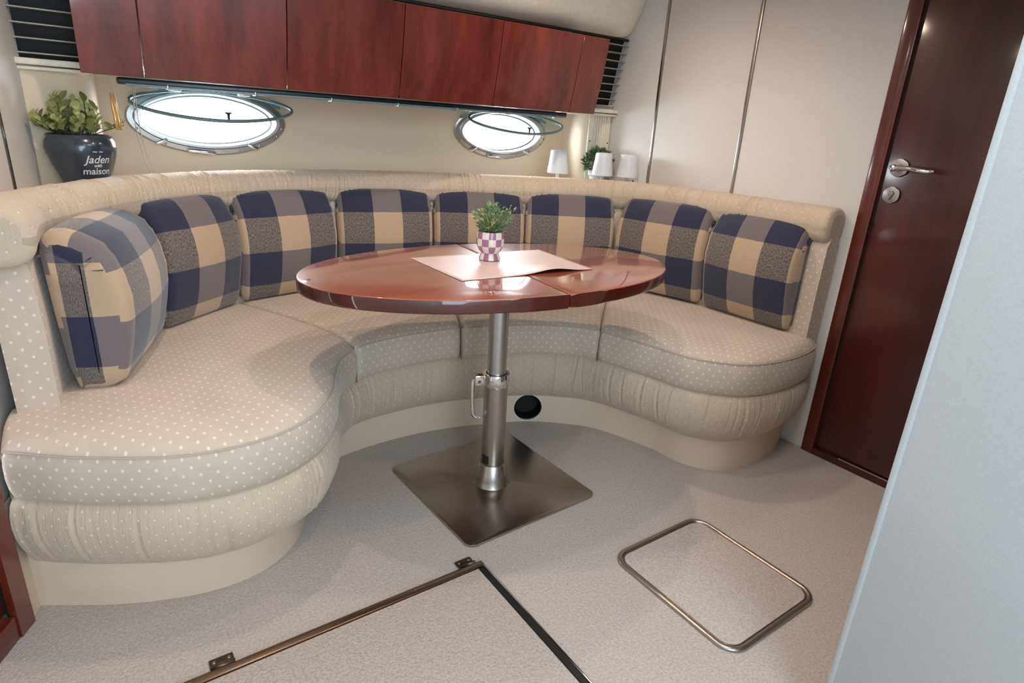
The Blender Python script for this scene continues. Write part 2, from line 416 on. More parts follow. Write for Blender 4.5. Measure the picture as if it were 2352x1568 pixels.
# portholes
for i, (cx, cz) in enumerate(PORT):
    P = struct(empty('window_%d' % (i + 1), (cx, YW, cz)))
    def ring(name, specs, mat, n=56):
        rows = [[(x, y, z) for x, z in oval(0, 0, a, b, n, 1.9)] for a, b, y in specs]
        return autosmooth(grid(name, rows, [[(0, 0)] * n] * len(rows), mat, P, closeV=True, flip=True), 45)
    ring('frame_ring', [(.284, .128, 0), (.286, .130, -.008), (.280, .124, -.016), (.262, .108, -.018), (.258, .104, -.026), (.246, .096, -.026), (.240, .091, -.018), (.240, .091, .10), (.252, .10, .10)], ALU)
    ring('rubber_seal', [(.2405, .0915, .03), (.233, .084, .03), (.233, .084, .05), (.2405, .0915, .05)], ALU)
    mesh('window_pane', [(x, .054, z) for x, z in oval(0, 0, .2405, .0915, 56, 1.9)], [tuple(range(56))], GLASS, P, None, False)
    # hinged glass lid swung inwards, rim and glass
    tl = math.radians(-24)
    def lid(x, d, h): return (x, -.03 - d * math.cos(tl) - h * math.sin(-tl) * 0, .105 + d * math.sin(tl) + h)
    lp = [(x, .125 + z) for x, z in oval(0, 0, .276, .125, 56, 1.8)]
    tube('lid_rim', [lid(x, d, 0) for x, d in lp], .0055, GREENG, P, 8, True, 1.1)
    mesh('lid_glass', [lid(x, d, .0) for x, d in lp], [tuple(range(56))], TINT, P, None, False)
    tube('hinge_bar', [(-.262, -.03, .062), (-.20, -.028, .085), (-.12, -.026, .112), (.12, -.026, .112), (.20, -.028, .085), (.262, -.03, .062)], .0065, GREENG, P, 8)
    for hx in (-.12, .12):
        b = box('hinge', (hx - .022, -.075, .096), (hx + .022, -.012, .118), ALU, P, .004)
    kn = lathe('lid_knob', [(0, .018), (.012, .018), (.012, .014), (.005, .010), (.004, -.012), (0, -.012)], DARK, P, 14, loc=lid(.03, .19, -.012))
    for a in (200, 232, 250, 262, 290, 310, 335, 350):
        x, z = .270 * math.cos(math.radians(a)), .116 * math.sin(math.radians(a))
        s = lathe('screw', [(0, .003), (.004, .002), (.005, 0)], STEEL, P, 10); s.rotation_euler = (PI / 2, 0, 0); s.location = (x, -.018, z)
    for a in (228, 303):
        x, z = .268 * math.cos(math.radians(a)), .113 * math.sin(math.radians(a))
        b = box('catch', (-.022, -.012, -.006), (.022, 0, .006), CHROME, P, .004); b.location = (x, -.019, z); b.rotation_euler = (0, math.radians(-22 if a < 270 else 24), 0)
    b = box('latch_bar', (-.05, -.016, -.007), (.05, 0, .007), CHROME, P, .005); b.location = (-.045, -.02, -.118); b.rotation_euler = (0, math.radians(6), 0)

# doors
d1 = struct(empty('door_1', (XR, .78, 0)))
lx = lambda x0, y0, z0, x1, y1, z1: ((x0, y0 - .78, z0), (x1, y1 - .78, z1))
a, b = lx(-.012, 1.056, 0, .03, 1.104, 1.97); box('door_casing', a, b, MAHOGF, d1, .004)
a, b = lx(.004, 1.050, 0, .03, 1.056, 1.97); box('shadow_gap', a, b, BLACK, d1)
a, b = lx(0, .22, .036, .03, 1.049, 1.96); box('door_leaf', a, b, MAHOGD, d1, .003)
a, b = lx(-.012, .22, 0, .03, 1.056, .030); box('door_sill', a, b, MAHOGD, d1, .003)
a, b = lx(-.0125, .5, .030, -.004, .95, .034); box('threshold_strip', a, b, CHROME, d1)
hd = empty('door_handle', (-.001, 1.006 - .78, 1.145)); hd.parent = d1
def xlathe(name, prof, mat, parent, loc, n=28):
    o = lathe(name, prof, mat, parent, n); o.rotation_euler = (0, -PI / 2, 0); o.location = loc; return o
def scallop(name, r, t, mat, parent, loc, n=6):
    pts = []
    for k in range(72):
        a = 2 * PI * k / 72; pts.append((r * (1 + .06 * abs(math.cos(n * a / 2))) * math.cos(a), r * (1 + .06 * abs(math.cos(n * a / 2))) * math.sin(a)))
    o = prism(name, pts, 0, t, mat, parent, .002); o.rotation_euler = (0, -PI / 2, 0); o.location = loc; return o
scallop('rosette', .029, .007, ALU, hd, (0, 0, 0))
xlathe('handle_neck', [(.016, 0), (.012, .012), (.010, .03), (.012, .046), (.009, .052), (0, .054)], CHROME, hd, (-.005, 0, 0))
tube('handle_lever', [(-.048, .004, .001), (-.052, -.02, .002), (-.052, -.05, .002), (-.049, -.08, -.002), (-.044, -.105, -.004), (-.038, -.122, -.002)], [.0095, .0085, .0075, .009, .0075, .004], CHROME, hd, 14)
lk = empty('lock_plate', (-.001, 1.010 - .78, 1.053)); lk.parent = d1
scallop('escutcheon', .027, .006, ALU, lk, (0, 0, 0))
tube('key_slot', [(-.0075, -.004, .014), (-.0075, -.010, .008), (-.0075, -.006, -.002), (-.0075, -.002, -.010), (-.0075, .002, -.016)], .0016, DARK, lk, 6)
scallop('lock_cylinder', .010, .002, STEEL, lk, (-.006, 0, .006), 2)

d2 = struct(empty('door_2', (-.30, 1.45, 0)))
q0, q1 = Vector((-.252, 1.585)), Vector((-.47, 1.16)); dd = (q1 - q0).normalized(); nn = Vector((-dd.y, dd.x)); nn = nn if nn.x > 0 else -nn
def lp2(s, off): p = q0 + dd * s + nn * off; return (p.x + .30, p.y - 1.45)
def slab(name, s0, s1, o0, o1, z0, z1, mat, par, bev=.003): return prism(name, [lp2(s0, o0), lp2(s1, o0), lp2(s1, o1), lp2(s0, o1)], z0, z1, mat, par, bev)
slab('door_casing', 0, .05, -.04, .008, 0, 1.95, MAHOGF, d2)
slab('shadow_gap', .05, .056, -.04, -.008, 0, 1.95, BLACK, d2, 0)
slab('door_leaf', .056, .46, -.04, -.012, .075, 1.95, MAHOGD, d2)
slab('bottom_rail', .05, .46, -.04, .004, 0, .065, MAHOGF, d2)
wallstrip('plinth_panel', [(-.252 + .30, 1.585 - 1.45), (-.232 + .30, 1.655 - 1.45)], 0, .33, KICK, d2)

# ------------------------------------------------------------------ settee
F = [(-.24, 1.59), (-.09, 1.475), (.106, 1.375), (.282, 1.37), (.42, 1.44), (.51, 1.56), (.56, 1.68), (.63, 1.80), (.76, 1.885), (1.04, 1.905), (1.345, 1.83), (1.50, 1.745), (1.59, 1.645), (1.655, 1.43), (1.70, 1.25), (1.82, 1.12), (2.0, 1.075), (2.2, 1.09), (2.325, 1.14)]
K = [(-.235, 1.65), (-.049, 1.544), (.12, 1.487), (.25, 1.492), (.345, 1.548), (.41, 1.64), (.47, 1.78), (.56, 1.91), (.70, 1.99), (1.04, 2.0), (1.407, 1.899), (1.58, 1.785), (1.69, 1.66), (1.766, 1.44), (1.79, 1.28), (1.87, 1.175), (2.02, 1.14), (2.2, 1.165), (2.33, 1.215)]
B = [(-.22, 1.74), (-.17, 1.80), (-.13, 1.90), (-.07, 2.03), (.0, 2.15), (.09, 2.27), (.22, 2.39), (.37, 2.47), (.55, 2.53), (1.20, 2.56), (1.70, 2.38), (1.92, 2.25), (2.08, 2.12), (2.23, 1.85), (2.27, 1.6), (2.28, 1.4), (2.285, 1.28), (2.29, 1.2), (2.30, 1.17)]
RP = [(-.158, 1.70), (-.145, 1.87), (-.04, 2.08), (.141, 2.33), (.432, 2.53), (.75, 2.615), (.98, 2.63), (1.342, 2.54), (1.6, 2.44), (1.856, 2.33), (2.1, 2.19), (2.215, 2.0), (2.262, 1.78), (2.272, 1.45), (2.275, 1.14)]
sofa = tag(empty('curved_settee', (1.05, 2.2, 0)), 'curved horseshoe settee in cream dotted fabric wrapping around the oval table', 'sofa')
OX, OY = 1.05, 2.2
def L3(p, z): return (p[0] - OX, p[1] - OY, z)

# kick board with round hole
T, kp = sample(K, 0, 18, 260); kl = arclen(kp)
rows = [[L3(p, z) for z in (0.0, .02, .04, .06, .08, .10, .12, .15, .18)] for p in kp]
kick = grid('kick_board', rows, [[(l, z) for z in range(9)] for l in kl], KICK, sofa)
hc = min(kp, key=lambda p: (p - Vector((1.462, 1.872))).length); i = kp.index(hc); tn = (kp[i + 1] - kp[i - 1]).normalized(); hn = Vector((tn.y, -tn.x))
HN = hn
sol = kick.modifiers.new('s', 'SOLIDIFY'); sol.thickness = .012; sol.offset = 1 if False else -1
bmc = bmesh.new(); bmesh.ops.create_cone(bmc, cap_ends=True, segments=40, radius1=.062, radius2=.062, depth=.2)
mc = bpy.data.meshes.new('c'); bmc.to_mesh(mc); bmc.free(); cut = bpy.data.objects.new('c', mc); C.objects.link(cut)
ang = math.atan2(hn.y, hn.x)
cut.rotation_euler = (0, PI / 2, ang); cut.location = (hc.x, hc.y, .066)
bo = kick.modifiers.new('b', 'BOOLEAN'); bo.object = cut; bo.operation = 'DIFFERENCE'; bo.solver = 'EXACT'
bpy.context.view_layer.update(); dg = bpy.context.evaluated_depsgraph_get()
me = bpy.data.meshes.new_from_object(kick.evaluated_get(dg)); kick.modifiers.clear(); kick.data = me
bpy.data.objects.remove(cut); autosmooth(kick, 40)
kick.data.calc_loop_triangles(); sd = [((v.co.x + OX - hc.x) * hn.x + (v.co.y + OY - hc.y) * hn.y) for v in kick.data.vertices if abs(v.co.x + OX - hc.x) + abs(v.co.y + OY - hc.y) < .03]; outo = max(sd) if sd else 0
outn = max(0, min(.013, outo))
hp = hc - hn * .05
hr = lathe('dark_duct', [(.0, -.02), (.062, -.02), (.062, .045)], BLACK, sofa, 40); hr.rotation_euler = (0, PI / 2, ang); hr.location = (hp.x - OX, hp.y - OY, .066)
rim = tube('duct_rim', [(0 if False else math.cos(a) * .0625, math.sin(a) * .0625, 0) for a in [2 * PI * k / 40 for k in range(40)]], .0028, WHITEP, sofa, 6, True)
rim.rotation_euler = (0, PI / 2, ang); rim.location = (hc.x + hn.x * outn - OX, hc.y + hn.y * outn - OY, .066)

# creases shared by gathered fabric
def creases(L, dens, seed):
    rnd = random.Random(seed); out = []; x = .02
    while x < L:
        out.append((x, rnd.uniform(.0022, .0055), rnd.uniform(.002, .006), rnd.uniform(-.05, .05), rnd.uniform(-.2, .5), rnd.uniform(.6, 1.3)))
        x += rnd.expovariate(dens) + .006
    return out
def crease_h(cs, u, v, win=.03):
    h = 0
    for x, w_, d, sl, v0, v1 in cs:
        du = u - x - sl * (v - .5) * .6
        if abs(du) < .02:
            e = sm(v0 - .15, v0 + .1, v) * (1 - sm(v1 - .1, v1 + .15, v))
            h += -d * math.exp(-(du / w_) ** 2) * e + .35 * d * math.exp(-((abs(du) - 1.9 * w_) / w_) ** 2) * e
    return h

# gathered base band
T, fp = sample(F, 0, 18, 760); _, kp2 = sample(K, 0, 18, 760); fn = normals(fp); fl_ = arclen(fp)
cs = creases(fl_[-1], 24, 3)
bp = [(-.03, .345), (-.012, .338), (-.001, .322), (.006, .30), (.009, .27), (.006, .24), (-.002, .21), (-.014, .18), (-.030, .146), (-.050, .128), (-.075, .121)]
rows, uvr = [], []
for i, p in enumerate(fp):
    row, ur = [], []
    cl = [c for c in cs if abs(c[0] - fl_[i]) < .06]
    for j, (o, z) in enumerate(bp):
        v = j / (len(bp) - 1); h = 1.4 * crease_h(cl, fl_[i], v) * math.sin(PI * min(1, v * 1.15 + .05)) ** .5 if 0 < j < 10 else 0
        q = p + fn[i] * (o + h)
        if j >= 8:
            k = (j - 7) / 3 * .8; q = q.lerp(kp2[i] + fn[i] * .004, k)
        row.append(L3(q, z)); ur.append((fl_[i], z * 1.1))
    rows.append(row); uvr.append(ur)
grid('gathered_base_band', rows, uvr, DOTR, sofa)

# four seat cushions
cuts = [0, 7.62, 9.28, 12.1, 18]
sp_ = [(-.045, .338), (-.018, .334), (-.004, .345), (.004, .37), (.007, .40), (.006, .43), (.001, .452), (-.006, .466)]
NT = 14
for c in range(4):
    t0, t1 = cuts[c] + .012, cuts[c + 1] - .012; n = int(40 + 22 * (t1 - t0))
    T, fp = sample(F, t0, t1, n); _, bpnt = sample(B, t0, t1, n); fn = normals(fp); fl_ = arclen(fp); base = sum([0]) + cuts[c]
    rows, uvr = [], []
    for i, p in enumerate(fp):
        row, ur = [], []
        el, er = fl_[i], fl_[-1] - fl_[i]; e = min(el if True else 1, er)
        rd = .028; dip = rd * (1 - math.sqrt(max(0, 1 - ((rd - min(e, rd)) / rd) ** 2)))
        for o, z in sp_:
            q = p + fn[i] * (o - dip * .5); row.append(L3(q, z - dip * (.0 if z < .4 else .3))); ur.append((fl_[i], z))
        q0_ = p + fn[i] * -.006
        row.append(L3(q0_ + fn[i] * (-dip * .5), .4665 - dip * .3)); ur.append((q0_.x, q0_.y))
        for k in range(1, NT + 1):
            t = (k / NT) ** 1.5; q = q0_.lerp(bpnt[i], t); d = (q - q0_).length
            z = .4665 + .034 * (1 - math.exp(-d / .045)) + .010 * math.sin(PI * min(1, t)) - .006 * t
            z += .0025 * math.sin(q.x * 17 + q.y * 9) * math.sin(PI * t) - dip * .8
            row.append(L3(q, z)); ur.append((q.x, q.y))
        rows.append(row); uvr.append(ur)
    m = len(rows[0])
    for end in (0, 1):   # side closure going down at the seams
        src = rows[0] if end == 0 else rows[-1]; us = uvr[0] if end == 0 else uvr[-1]
        new = [(x, y, min(z, .335) if True else z) for x, y, z in src]
        if end == 0: rows.insert(0, new); uvr.insert(0, us)
        else: rows.append(new); uvr.append(us)
    cu = grid('seat_cushion', rows, uvr, DOT, sofa)
    pts = [L3(fp[i] + fn[i] * -.001, .4655) for i in range(2, n - 2)]
    tube('piping', pts, .0016, DOT, cu, 6)
# backrest upright pad
T, rp = sample(RP, 0, 14, 200); rn = normals(rp); rl = arclen(rp)
rows, uvr = [], []
pf = [(-.045, .30), (.038, .30), (.045, .50), (.046, .70), (.04, .85), (.02, .885), (-.03, .885), (-.045, .85)]
for i, p in enumerate(rp):
    off = [(p + rn[i] * o, z) for o, z in pf]
    k = 1.0 if 2 <= i <= 197 else .93
    rows.append([L3(p + (q - p) * k, z) for q, z in off]); uvr.append([(rl[i], z + o) for (q, z), (o, _) in zip(off, pf)])
autosmooth(grid('backrest_pad', rows, uvr, DOT, sofa, closeV=True, caps=True), 60)
# bolster roll
T, rp = sample([(-.16, 1.635)] + RP[1:], 0, 14, 900); rn = normals(rp); rl = arclen(rp); Lr = rl[-1]
cs = creases(Lr, 44, 9)
cs = [c for c in cs if .2 < c[0] < Lr - .25]
rows, uvr = [], []
NR = 26
for i, p in enumerate(rp):
    e = min(rl[i], Lr - rl[i]); R = .022; ins = R * (1 - math.sqrt(max(0, 1 - ((R - min(e, R)) / R) ** 2)))
    cl = [c for c in cs if abs(c[0] - rl[i]) < .06]; row, ur = [], []
    for j in range(NR):
        a = 2 * PI * j / NR; ca, sa = math.cos(a), math.sin(a)
        rx = .066 * math.copysign(abs(ca) ** .8, ca); rz = .067 * math.copysign(abs(sa) ** .8, sa)
        k = 1 - ins / .065; v = (math.sin(a) + 1) / 2
        h = crease_h(cl, rl[i], v) * (1 if ca > -.3 else .2) * 1.5
        row.append(L3(p + rn[i] * (rx * k + h * ca), .924 + rz * k + h * sa)); ur.append((rl[i], j / NR * .41))
    rows.append(row); uvr.append(ur)
grid('backrest_bolster', rows, uvr, DOTR, sofa, closeV=True, caps=True, flip=True)

# ------------------------------------------------------------------ checked back pillows
def pillow(A, Bp, label, z0=.502, hgt=.42, thick=1.0):
    A, Bp = Vector(A), Vector(Bp); mid = (A + Bp) / 2; ch = (Bp - A); wd = ch.length * .97; yaw = math.atan2(ch.y, ch.x)
    P = tag(empty('checked_cushion', (mid.x, mid.y, z0), yaw), label, 'cushion', 'navy and beige checked back cushions on the settee')
    # profile in (out, z): local outward is -y
    H = hgt; prof = [(-.085, .0), (-.05, -.002), (-.034, .004), (-.022, .02), (-.006, .06), (.010, .12), (.020, .18), (.022, .24), (.012, .30), (-.004, .345), (-.022, .382), (-.044, .408), (-.066, H - .002), (-.088, H - .004), (-.100, .40), (-.104, .36), (-.100, .2), (-.094, .06)]
    prof = [(o * thick if o < -.03 else o, z) for o, z in prof]
    # densify
    pr = []
    for i in range(len(prof)):
        a, b = prof[i], prof[(i + 1) % len(prof)]
        for k in range(2): pr.append((a[0] + (b[0] - a[0]) * k / 2, a[1] + (b[1] - a[1]) * k / 2))
    m = len(pr); vv = []; s = 0
    for i in range(m):
        if i: s += math.hypot(pr[i][0] - pr[i - 1][0], pr[i][1] - pr[i - 1][1])
        vv.append(s)
    off0 = vv[4]; vv = [x - off0 for x in vv]
    nrm = []
    for i in range(m):
        a, b = pr[i - 1], pr[(i + 1) % m]; t = Vector((b[0] - a[0], b[1] - a[1])).normalized(); nrm.append(Vector((t.y, -t.x)))
    R = .024; nu = 34; rows, uvr = [], []
    us = [-1 + 2 * k / (nu - 1) for k in range(nu)]; us = [math.copysign(1 - (1 - abs(u)) ** 1.35, u) for u in us]
    for u in us:
        x = u * wd / 2; e = wd / 2 - abs(x); ins = R * (1 - math.sqrt(max(0, 1 - ((R - min(e, R)) / R) ** 2))) * .75
        puff = .016 * (1 - u * u)
        row, ur = [], []
        for i, (o, z) in enumerate(pr):
            q = Vector((o, z)) - nrm[i] * ins
            f = sm(.0, .12, z) * (1 if o > -.07 * thick else .2)
            q.x += (puff - .01) * f
            if z > .36: q.y -= .010 * abs(u) ** 3 + (ins * .6)
            row.append((x, -q.x, q.y)); ur.append((x, vv[i] if i <= 27 else z + .03))
        rows.append(row); uvr.append(ur)
    body = grid('cushion_body', rows, uvr, PLAID, P, closeV=True)
    # side panels (gussets) with pleats round the top curve
    for sgn, src in ((-1, rows[0]), (1, rows[-1])):
        cy = sum(p[1] for p in src) / m
        rws, uvw = [list(src)], []
        def uvf(p): return (sgn * (.19 + (p[1] - min(q[1] for q in src)) * 3.2 / thick), p[2] + .0)
        for sc in (.93, .70, .35, .02):
            r = []
            for (x, y, z) in src:
                sy, sz = cy, min(max(z, .05), .33)
                yy = sy + (y - sy) * sc; zz = sz + (z - sz) * sc
                r.append((x + sgn * .007 * (1 - sc) ** .5, yy, zz))
            rws.append(r)
        uvw = [[uvf(p) for p in r] for r in rws]
        grid('side_gusset', rws, uvw, PLAID, P, closeV=True, flip=(sgn > 0))
        front = [p for p in src if p[2] > .30 and p[1] < min(q[1] for q in src) + .062]
        pl = []
        for k in range(0, len(front), 3):
            x, y, z = front[k]; sy, sz = cy, min(max(z, .05), .33)
            a = (x + sgn * .0025, y + (sy - y) * .04, z + (sz - z) * .04); b = (x + sgn * .0065, y + (sy - y) * .5, z + (sz - z) * .5)
            pl.append(tube('pleat', [a, ((a[0] + b[0]) / 2 + sgn * .002, (a[1] + b[1]) / 2, (a[2] + b[2]) / 2), b], [.0014, .001, .0006], DARKF, P, 5))
    return P
DARKF = plain('dark_pleat', (52, 46, 50), .9)
SE = [(.040, 1.735), (.186, 2.186), (.468, 2.418), (.877, 2.520), (1.291, 2.437), (1.689, 2.281), (2.050, 2.055), (2.158, 1.618), (2.162, 1.200)]
LB = ['checked cushion at the left end of the settee, turned almost edge-on',
      'second checked cushion from the left, behind the wide left seat',
      'third checked cushion from the left, below the space between pot and left porthole',
      'fourth checked cushion from the left, just left of the plant on the table',
      'middle checked cushion directly behind the small plant on the table',
      'checked cushion right of the table plant, below the leftmost small lamp',
      'checked cushion behind the right tip of the table, second from the door end',
      'checked cushion at the right end of the settee, nearest the mahogany door']
for i in range(8): pillow(SE[i], SE[i + 1], LB[i], z0=.502 + (.008 if i in (6, 7) else 0), thick=1.5 if i == 0 else 1.0)

# ------------------------------------------------------------------ overhead cabinets
cab = tag(empty('overhead_cabinet', (1.04, 2.22, 1.28)), 'long glossy mahogany overhead cabinet above the two portholes', 'cabinet')
CX, CY, CZ = 1.04, 2.22, 1.28
box('cabinet_carcass', (.075 - CX, 2.25 - CY, .015), (2.0 - CX, 2.64 - CY, .30), MAHOGF, cab)
seams = [.050, .210, .628, 1.038, 1.458, 1.872, 2.026]
for k in range(6):
    x0, x1 = seams[k] + .0016, seams[k + 1] - .0016; top = (2.190 - CY, .315); bot = (2.253 - CY, .0035)
    if k == 5: pass
    rows, n = [], 7
    for lay, off in ((0, 0), (1, .02)):
        pass
    vs, fs = [], []
    for a in range(n):
        t = a / (n - 1); y = top[0] + (bot[0] - top[0]) * t - .006 * math.sin(PI * t) * 1.0; z = top[1] + (bot[1] - top[1]) * t
        vs += [(x0 - CX, y, z), (x1 - CX, y, z), (x1 - CX, y + .018, z), (x0 - CX, y + .018, z)]
    for a in range(n - 1):
        b = a * 4; c = b + 4
        for i in range(4): fs.append((b + i, b + (i + 1) % 4, c + (i + 1) % 4, c + i))
    fs += [(3, 2, 1, 0), (4 * n - 4, 4 * n - 3, 4 * n - 2, 4 * n - 1)]
    o = mesh('cabinet_door' if 0 < k < 5 else 'end_panel', vs, fs, MAHOG, cab, smooth=True); autosmooth(o, 30)
    bv = o.modifiers.new('b', 'BEVEL'); bv.width = .0012; bv.segments = 1
hg = tube('door_hinge_pin', [(.209 - CX, 2.247 - CY, .012), (.209 - CX, 2.236 - CY, .06)], .0028, CHROME, cab, 8)
# blind under the cabinet
bl = tag(empty('roller_blind', (1.07, 2.32, 1.27)), 'dark slim roller blind housing fixed under the mahogany overhead cabinet', 'blind')
box('blind_housing', (-.93, -.022, -.008), (.83, .022, .012), DARK, bl, .005)
box('blind_bar', (-.91, -.03, -.012), (.82, -.022, -.004), GREENG, bl, .002)
for k in range(7): box('blind_clip', (-.80 + k * .26, -.034, -.014), (-.795 + k * .26, .0, -.002), ALU, bl, .001)
pc = tag(empty('blind_pull', (.124, 2.33, 1.28)), 'brass blind pull hanging under the left end of the overhead cabinet', 'blind pull')
tube('pull_cord', [(-.004, 0, 0), (0, 0, -.03), (.002, 0, -.065)], .0012, WIRE, pc, 6)
for s in (-1, 1): tube('pull_rod', [(.0 + s * .004, 0, -.045), (.001 + s * .0045, 0, -.08), (.004 + s * .0048, 0, -.152)], [.0028, .004, .0042], WAX, pc, 10)
wi = tag(tube('hanging_cable', [(.19, 2.45, 1.275), (.19, 2.45, 1.24), (.183, 2.46, 1.16), (.186, 2.46, 1.10), (.195, 2.45, 1.03), (.215, 2.45, .97), (.23, 2.45, .935)], .0016, WIRE), 'thin grey cable hanging from the cabinet past the left porthole rim', 'cable')
tube('cable_strand', [(.196, 2.448, 1.275), (.193, 2.45, 1.20), (.194, 2.45, 1.12), (.205, 2.45, 1.04), (.226, 2.45, .97), (.238, 2.45, .935)], .0012, WIRE, wi)

# ------------------------------------------------------------------ louvred vents
def louvre(name, x0, x1, label, n=9):
    V = tag(empty(name, ((x0 + x1) / 2, 2.42, 1.32)), label, 'vent'); cx = (x0 + x1) / 2
    yb, yt = 2.462, 2.388
    mesh('vent_back', [(x0 - cx, .075, 0), (x1 - cx, .075, 0), (x1 - cx, .004, .32), (x0 - cx, .004, .32)], [(0, 1, 2, 3)], BLACK, V, None, False)
    box('vent_sill', (x0 - cx, -.01, -.02), (x1 - cx, .10, -.002), CREAMP, V, .003)
    box('vent_sill_lip', (x0 - cx, .0, -.034), (x1 - cx, .09, -.024), CREAMP, V, .003)
    for k in range(n):
        t = (k + .3) / n; z = .315 * t; y = yb + (yt - yb) * t - 2.42 - .012
        rows = []
        xs = [x0 - cx + (x1 - x0) * j / 6 for j in range(7)]
        box('vent_slat', (x0 - cx, y, z), (x1 - cx, y + .03, z + .0045), SLAT, V, .0015)
    return V
SLAT = plain('vent_slat_metal', (176, 170, 158), .4, .3)
louvre('louvre_vent', 2.0, 2.333, 'black louvred vent between the overhead cabinet and the right wall', 9)
louvre('louvre_vent', -.125, .075, 'black louvred vent left of the overhead cabinet above the big potted plant', 8)
sv = tag(empty('slotted_cover', (2.27, 2.475, .93)), 'pale ribbed vertical cover strip in the right corner behind the lamps', 'vent cover', None)
sv.rotation_euler = (0, 0, math.atan2(-.035, .135))
box('cover_plate', (-.065, -.008, .002), (.06, 0, .375), CREAMP, sv, .002)
for k in range(6): box('rib', (-.033 + k * .0135, -.014, .01), (-.026 + k * .0135, -.006, .37), CREAMP, sv, .0015)
for x, z in ((-.052, .23), (.052, .225), (.052, .36)): s = lathe('screw', [(0, .0025), (.003, .002), (.004, 0)], DARK, sv, 10); s.rotation_euler = (PI / 2, 0, 0); s.location = (x, -.008, z)

# ------------------------------------------------------------------ table
tb = tag(empty('oval_table', (1.055, 1.537, 0)), 'oval glossy mahogany table on an aluminium pedestal with square steel base', 'table')
th = math.radians(-5.5); TC = Vector((1.064 - 1.055, 1.562 - 1.537))
def ell(a, b, x0, x1, n=110):
    pts = []
    for k in range(n):
        t = 2 * PI * k / n; x, y = a * math.cos(t), b * math.sin(t)
        pts.append((x, y))
    out = []
    for i in range(n):
        (xa, ya), (xb, yb) = pts[i], pts[(i + 1) % n]
        ina, inb = x0 <= xa <= x1, x0 <= xb <= x1
        if ina: out.append((xa, ya))
        for lim in (x0, x1):
            if (xa - lim) * (xb - lim) < 0:
                t = (lim - xa) / (xb - xa); out.append((lim, ya + (yb - ya) * t))
    return out
RM = Matrix.Translation((TC.x, TC.y, 0)) @ Matrix.Rotation(th, 4, 'Z')
for x0, x1 in ((-1, .0195), (.0225, 1)):
    o = prism('table_leaf', ell(.622, .368, x0, x1), .746, .785, TABLE, tb, .005, 3, RM)
    o.data.materials.append(TABLEE)
    for p in o.data.polygons:
        if p.normal.z < .5: p.material_index = 1
box('seam_filler', (.015, -.35, .750), (.027, .35, .780), TABLEE, tb, rot=RM)
lathe('screw_plug', [(0, .7858), (.004, .7858), (.0045, .785)], DARK, tb, 12, loc=(.472 - 1.055, 1.606 - 1.537, 0))
lathe('table_socket', [(0, .745), (.075, .745), (.075, .738), (.045, .73), (.036, .70)], ALU, tb, 32)
lathe('upper_tube', [(.0325, .38), (.0325, .74)], ALU, tb, 40)
lathe('lower_tube', [(.033, .402), (.0405, .402), (.0405, .085)], STEEL, tb, 40)
lathe('clamp_collar', [(.0335, .428), (.044, .428), (.0455, .425), (.0455, .386), (.044, .384), (.041, .384)], CHROME, tb, 40)
lathe('collar_seal', [(.032, .4275), (.0355, .4275), (.0355, .4285), (.032, .4285)], BLACK, tb, 32)
lathe('pedestal_cone', [(.041, .089), (.0425, .090), (.047, .086), (.058, .035), (.064, .014), (.066, .0105)], STEEL, tb, 44)
ca = math.atan2(-1.537, -1.055)   # lever points to the viewer's left
la = ca - math.radians(75)
cl_ = empty('clamp_lever', (0, 0, 0)); cl_.parent = tb; cl_.rotation_euler = (0, 0, la)
box('lever_block', (.038, -.012, .388), (.075, .012, .424), CHROME, cl_, .005)
box('block_slot', (.050, -.006, .4235), (.064, .006, .4248), BLACK, cl_)
xs = tube('lever_pin', [(.060, .0125, .402), (.060, .015, .402)], .005, BROWN_METAL, cl_, 10)
tube('lever_arm', [(.074, 0, .414), (.081, 0, .405), (.082, 0, .37), (.080, 0, .32), (.078, 0, .285), (.072, 0, .272), (.055, 0, .264), (.048, 0, .266)], [.008, .008, .0075, .0075, .0075, .007, .005, .003], CHROME, cl_, 10, up=(0, 1, 0))
st_ = grid('label_plate', [[(.0415 * math.cos(a), .0415 * math.sin(a), z) for z in (.096, .128)] for a in [ca - math.radians(60) + k * math.radians(7) for k in range(7)]], [[(0, 0), (0, 1)]] * 7, DARK, tb)
sz = .266; pts = []
for (cx, cy, a0) in ((sz - .03, sz - .03, 0), (-sz + .03, sz - .03, 90), (-sz + .03, -sz + .03, 180), (sz - .03, -sz + .03, 270)):
    for k in range(7):
        a = math.radians(a0 + k * 15); pts.append((cx + .03 * math.cos(a), cy + .03 * math.sin(a)))
prism('base_plate', pts, .0005, .0105, PLATE, tb, .004, 2, Matrix.Rotation(math.radians(2.0), 4, 'Z'))

# placemat (its front edge lifts a little)
nx, ny = 40, 22; c4 = [Vector((.848, 1.762)), Vector((1.352, 1.734)), Vector((1.322, 1.408)), Vector((.848, 1.432))]
rows, uvr = [], []
for i in range(nx + 1):
    a = i / nx; row, ur = [], []
    for j in range(ny + 1):
        b = j / ny; q = c4[0].lerp(c4[1], a).lerp(c4[3].lerp(c4[2], a), b)
        z = .787 + .012 * math.exp(-((a - .68) / .16) ** 2) * sm(.6, 1, b)
        row.append((q.x, q.y, z)); ur.append((a * .5, b * .33))
    rows.append(row); uvr.append(ur)
pm = tag(grid('placemat', rows, uvr, MATM, flip=False), 'pinkish woven placemat lying on the oval table under the small plant', 'placemat')
sm_ = pm.modifiers.new('s', 'SOLIDIFY'); sm_.thickness = .0012; sm_.material_offset = 1; sm_.offset = -1; pm.data.materials.append(REDM)

